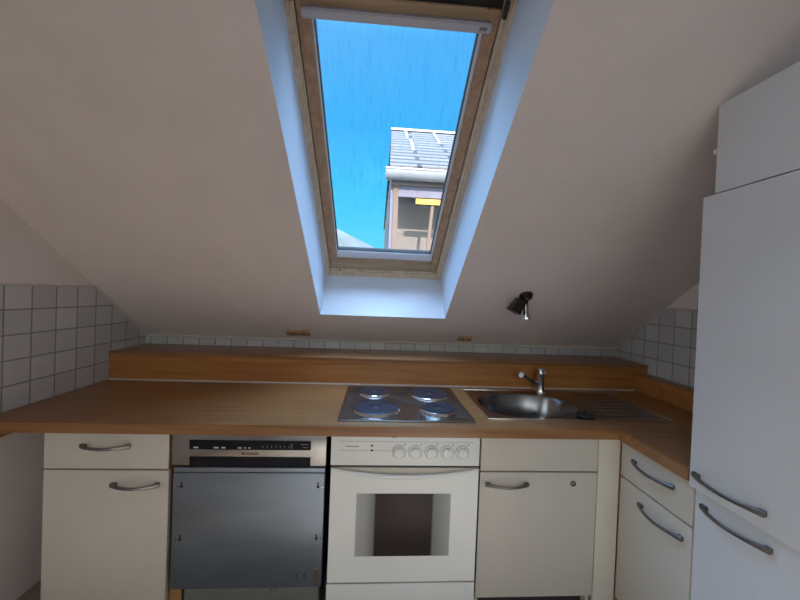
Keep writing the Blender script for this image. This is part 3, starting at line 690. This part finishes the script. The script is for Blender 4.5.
# distant hillside
M['hill'] = mat('pale_hillside', (.085, .095, .085), .95, var=.25, scale=.12)
b = B(); prof = [(-260, 120), (-150, 92), (-80, 66), (-45, 49), (-24.4, 37.6), (-17, 34.2), (-10.7, 31.4), (-4, 28.2), (3.6, 24.6), (14, 21), (40, 14), (90, 6)]
rows = []
for t, dy in ((0, -60), (.55, -30), (1, 0), (.7, 80), (0, 200)):
    rows.append([b.verts.new((x, 200+dy, -6+(z+6)*t+(random.uniform(-1, 1) if 0 < t < 1 else 0))) for x, z in prof])
for r0, r1 in zip(rows, rows[1:]):
    for i in range(len(prof)-1): b.faces.new((r0[i], r0[i+1], r1[i+1], r1[i]))
tag(obj('distant_hill', b, 'hill', smooth=True), 'pale hazy hillside at the lower left of the skylight pane', 'hill')
M['grass'] = mat('gravel_yard', (.10, .10, .09), .95, var=.2, scale=.5)
b = B(); box(b, -300, 300, -300, 420, -6.4, -6.0); g = obj('ground', b, 'grass'); g['kind'] = 'structure'

# ------------------------------------------------------------------ CAMERA
F, YAW, PITCH, ROLL = 351.3653, .0658, -.0139, -.0384
def tow(x1, y2, z2):
    cp_, sp_ = math.cos(PITCH), math.sin(PITCH); y1_ = y2*cp_-z2*sp_; Z = y2*sp_+z2*cp_
    cy_, sy_ = math.cos(YAW), math.sin(YAW); return Vector((x1*cy_+y1_*sy_, -x1*sy_+y1_*cy_, Z))
fwd = tow(0, 1, 0); right = tow(math.cos(ROLL), 0, -math.sin(ROLL)); up = tow(math.sin(ROLL), 0, math.cos(ROLL))
cd = bpy.data.cameras.new('camera'); cam = bpy.data.objects.new('camera', cd); C.objects.link(cam)
cd.sensor_fit = 'HORIZONTAL'; cd.sensor_width = 36; cd.lens = F/800*36; cd.clip_start = .05; cd.clip_end = 1000
cam.matrix_world = Matrix(((right.x, up.x, -fwd.x, 0), (right.y, up.y, -fwd.y, 0), (right.z, up.z, -fwd.z, H), (0, 0, 0, 1)))
bpy.context.scene.camera = cam

# ------------------------------------------------------------------ LIGHT: sky and sun
SUN = Vector((.15, -.86, .49)).normalized()           # towards the sun: behind the viewer, to the right
wd = bpy.data.worlds.new('sky'); bpy.context.scene.world = wd; wd.use_nodes = True
nt = wd.node_tree; n = nt.nodes; L = nt.links; bg = n['Background']
tc = n.new('ShaderNodeTexCoord'); nm = n.new('ShaderNodeVectorMath'); nm.operation = 'NORMALIZE'; L.new(tc.outputs['Generated'], nm.inputs[0])
sp = n.new('ShaderNodeSeparateXYZ'); L.new(nm.outputs[0], sp.inputs[0])
cr = n.new('ShaderNodeValToRGB'); L.new(sp.outputs[2], cr.inputs['Fac'])
sky = [(0., (.30, .70, .85)), (.12, (.13, .76, 1.0)), (.25, (.075, .66, 1.06)), (.42, (.055, .50, 1.04)), (.60, (.08, .47, 1.0)), (.74, (.22, .55, 1.0)), (1., (.30, .60, 1.0))]
els = cr.color_ramp.elements; els[0].position = 0; els[0].color = sky[0][1]+(1,); els[1].position = 1; els[1].color = sky[-1][1]+(1,)
for p_, c_ in sky[1:-1]: q = els.new(p_); q.color = c_+(1,)
# thin cloud haze, strongest high up and around the sun
st = n.new('ShaderNodeMapRange'); st.interpolation_type = 'SMOOTHSTEP'; st.inputs['From Min'].default_value = .58; st.inputs['From Max'].default_value = .85; st.inputs['To Min'].default_value = 1.; st.inputs['To Max'].default_value = 10.5
L.new(sp.outputs[2], st.inputs['Value'])
dt = n.new('ShaderNodeVectorMath'); dt.operation = 'DOT_PRODUCT'; L.new(nm.outputs[0], dt.inputs[0]); dt.inputs[1].default_value = SUN
ha = n.new('ShaderNodeMapRange'); ha.interpolation_type = 'SMOOTHSTEP'; ha.inputs['From Min'].default_value = -.3; ha.inputs['From Max'].default_value = 1.; ha.inputs['To Min'].default_value = 0.; ha.inputs['To Max'].default_value = 3.3
L.new(dt.outputs['Value'], ha.inputs['Value'])
v1 = n.new('ShaderNodeVectorMath'); v1.operation = 'SCALE'; L.new(cr.outputs['Color'], v1.inputs[0]); L.new(st.outputs['Result'], v1.inputs['Scale'])
v2 = n.new('ShaderNodeVectorMath'); v2.operation = 'SCALE'; v2.inputs[0].default_value = (1., .93, .84); L.new(ha.outputs['Result'], v2.inputs['Scale'])
no = n.new('ShaderNodeTexNoise'); no.inputs['Scale'].default_value = 2.2; no.inputs['Detail'].default_value = 4; L.new(nm.outputs[0], no.inputs['Vector'])
cl = n.new('ShaderNodeMapRange'); cl.inputs['From Min'].default_value = .45; cl.inputs['From Max'].default_value = .8; cl.inputs['To Max'].default_value = .16
L.new(no.outputs['Fac'], cl.inputs['Value'])
v3 = n.new('ShaderNodeVectorMath'); v3.operation = 'ADD'; L.new(v1.outputs[0], v3.inputs[0]); L.new(v2.outputs[0], v3.inputs[1])
v4 = n.new('ShaderNodeVectorMath'); v4.operation = 'SCALE'; v4.inputs[0].default_value = (.4, .3, .15); L.new(cl.outputs['Result'], v4.inputs['Scale'])
v5 = n.new('ShaderNodeVectorMath'); v5.operation = 'ADD'; L.new(v3.outputs[0], v5.inputs[0]); L.new(v4.outputs[0], v5.inputs[1])
L.new(v5.outputs[0], bg.inputs['Color']); bg.inputs['Strength'].default_value = 1.
sd_ = bpy.data.lights.new('sun', 'SUN'); so = bpy.data.objects.new('sun', sd_); C.objects.link(so)
sd_.energy = 9.0; sd_.angle = .01; sd_.color = (1, .95, .88); so.rotation_euler = SUN.to_track_quat('Z', 'Y').to_euler()

vs = bpy.context.scene.view_settings
vs.view_transform = 'Standard'; vs.look = 'None'; vs.exposure = 0.; vs.gamma = 1.; vs.use_curve_mapping = False
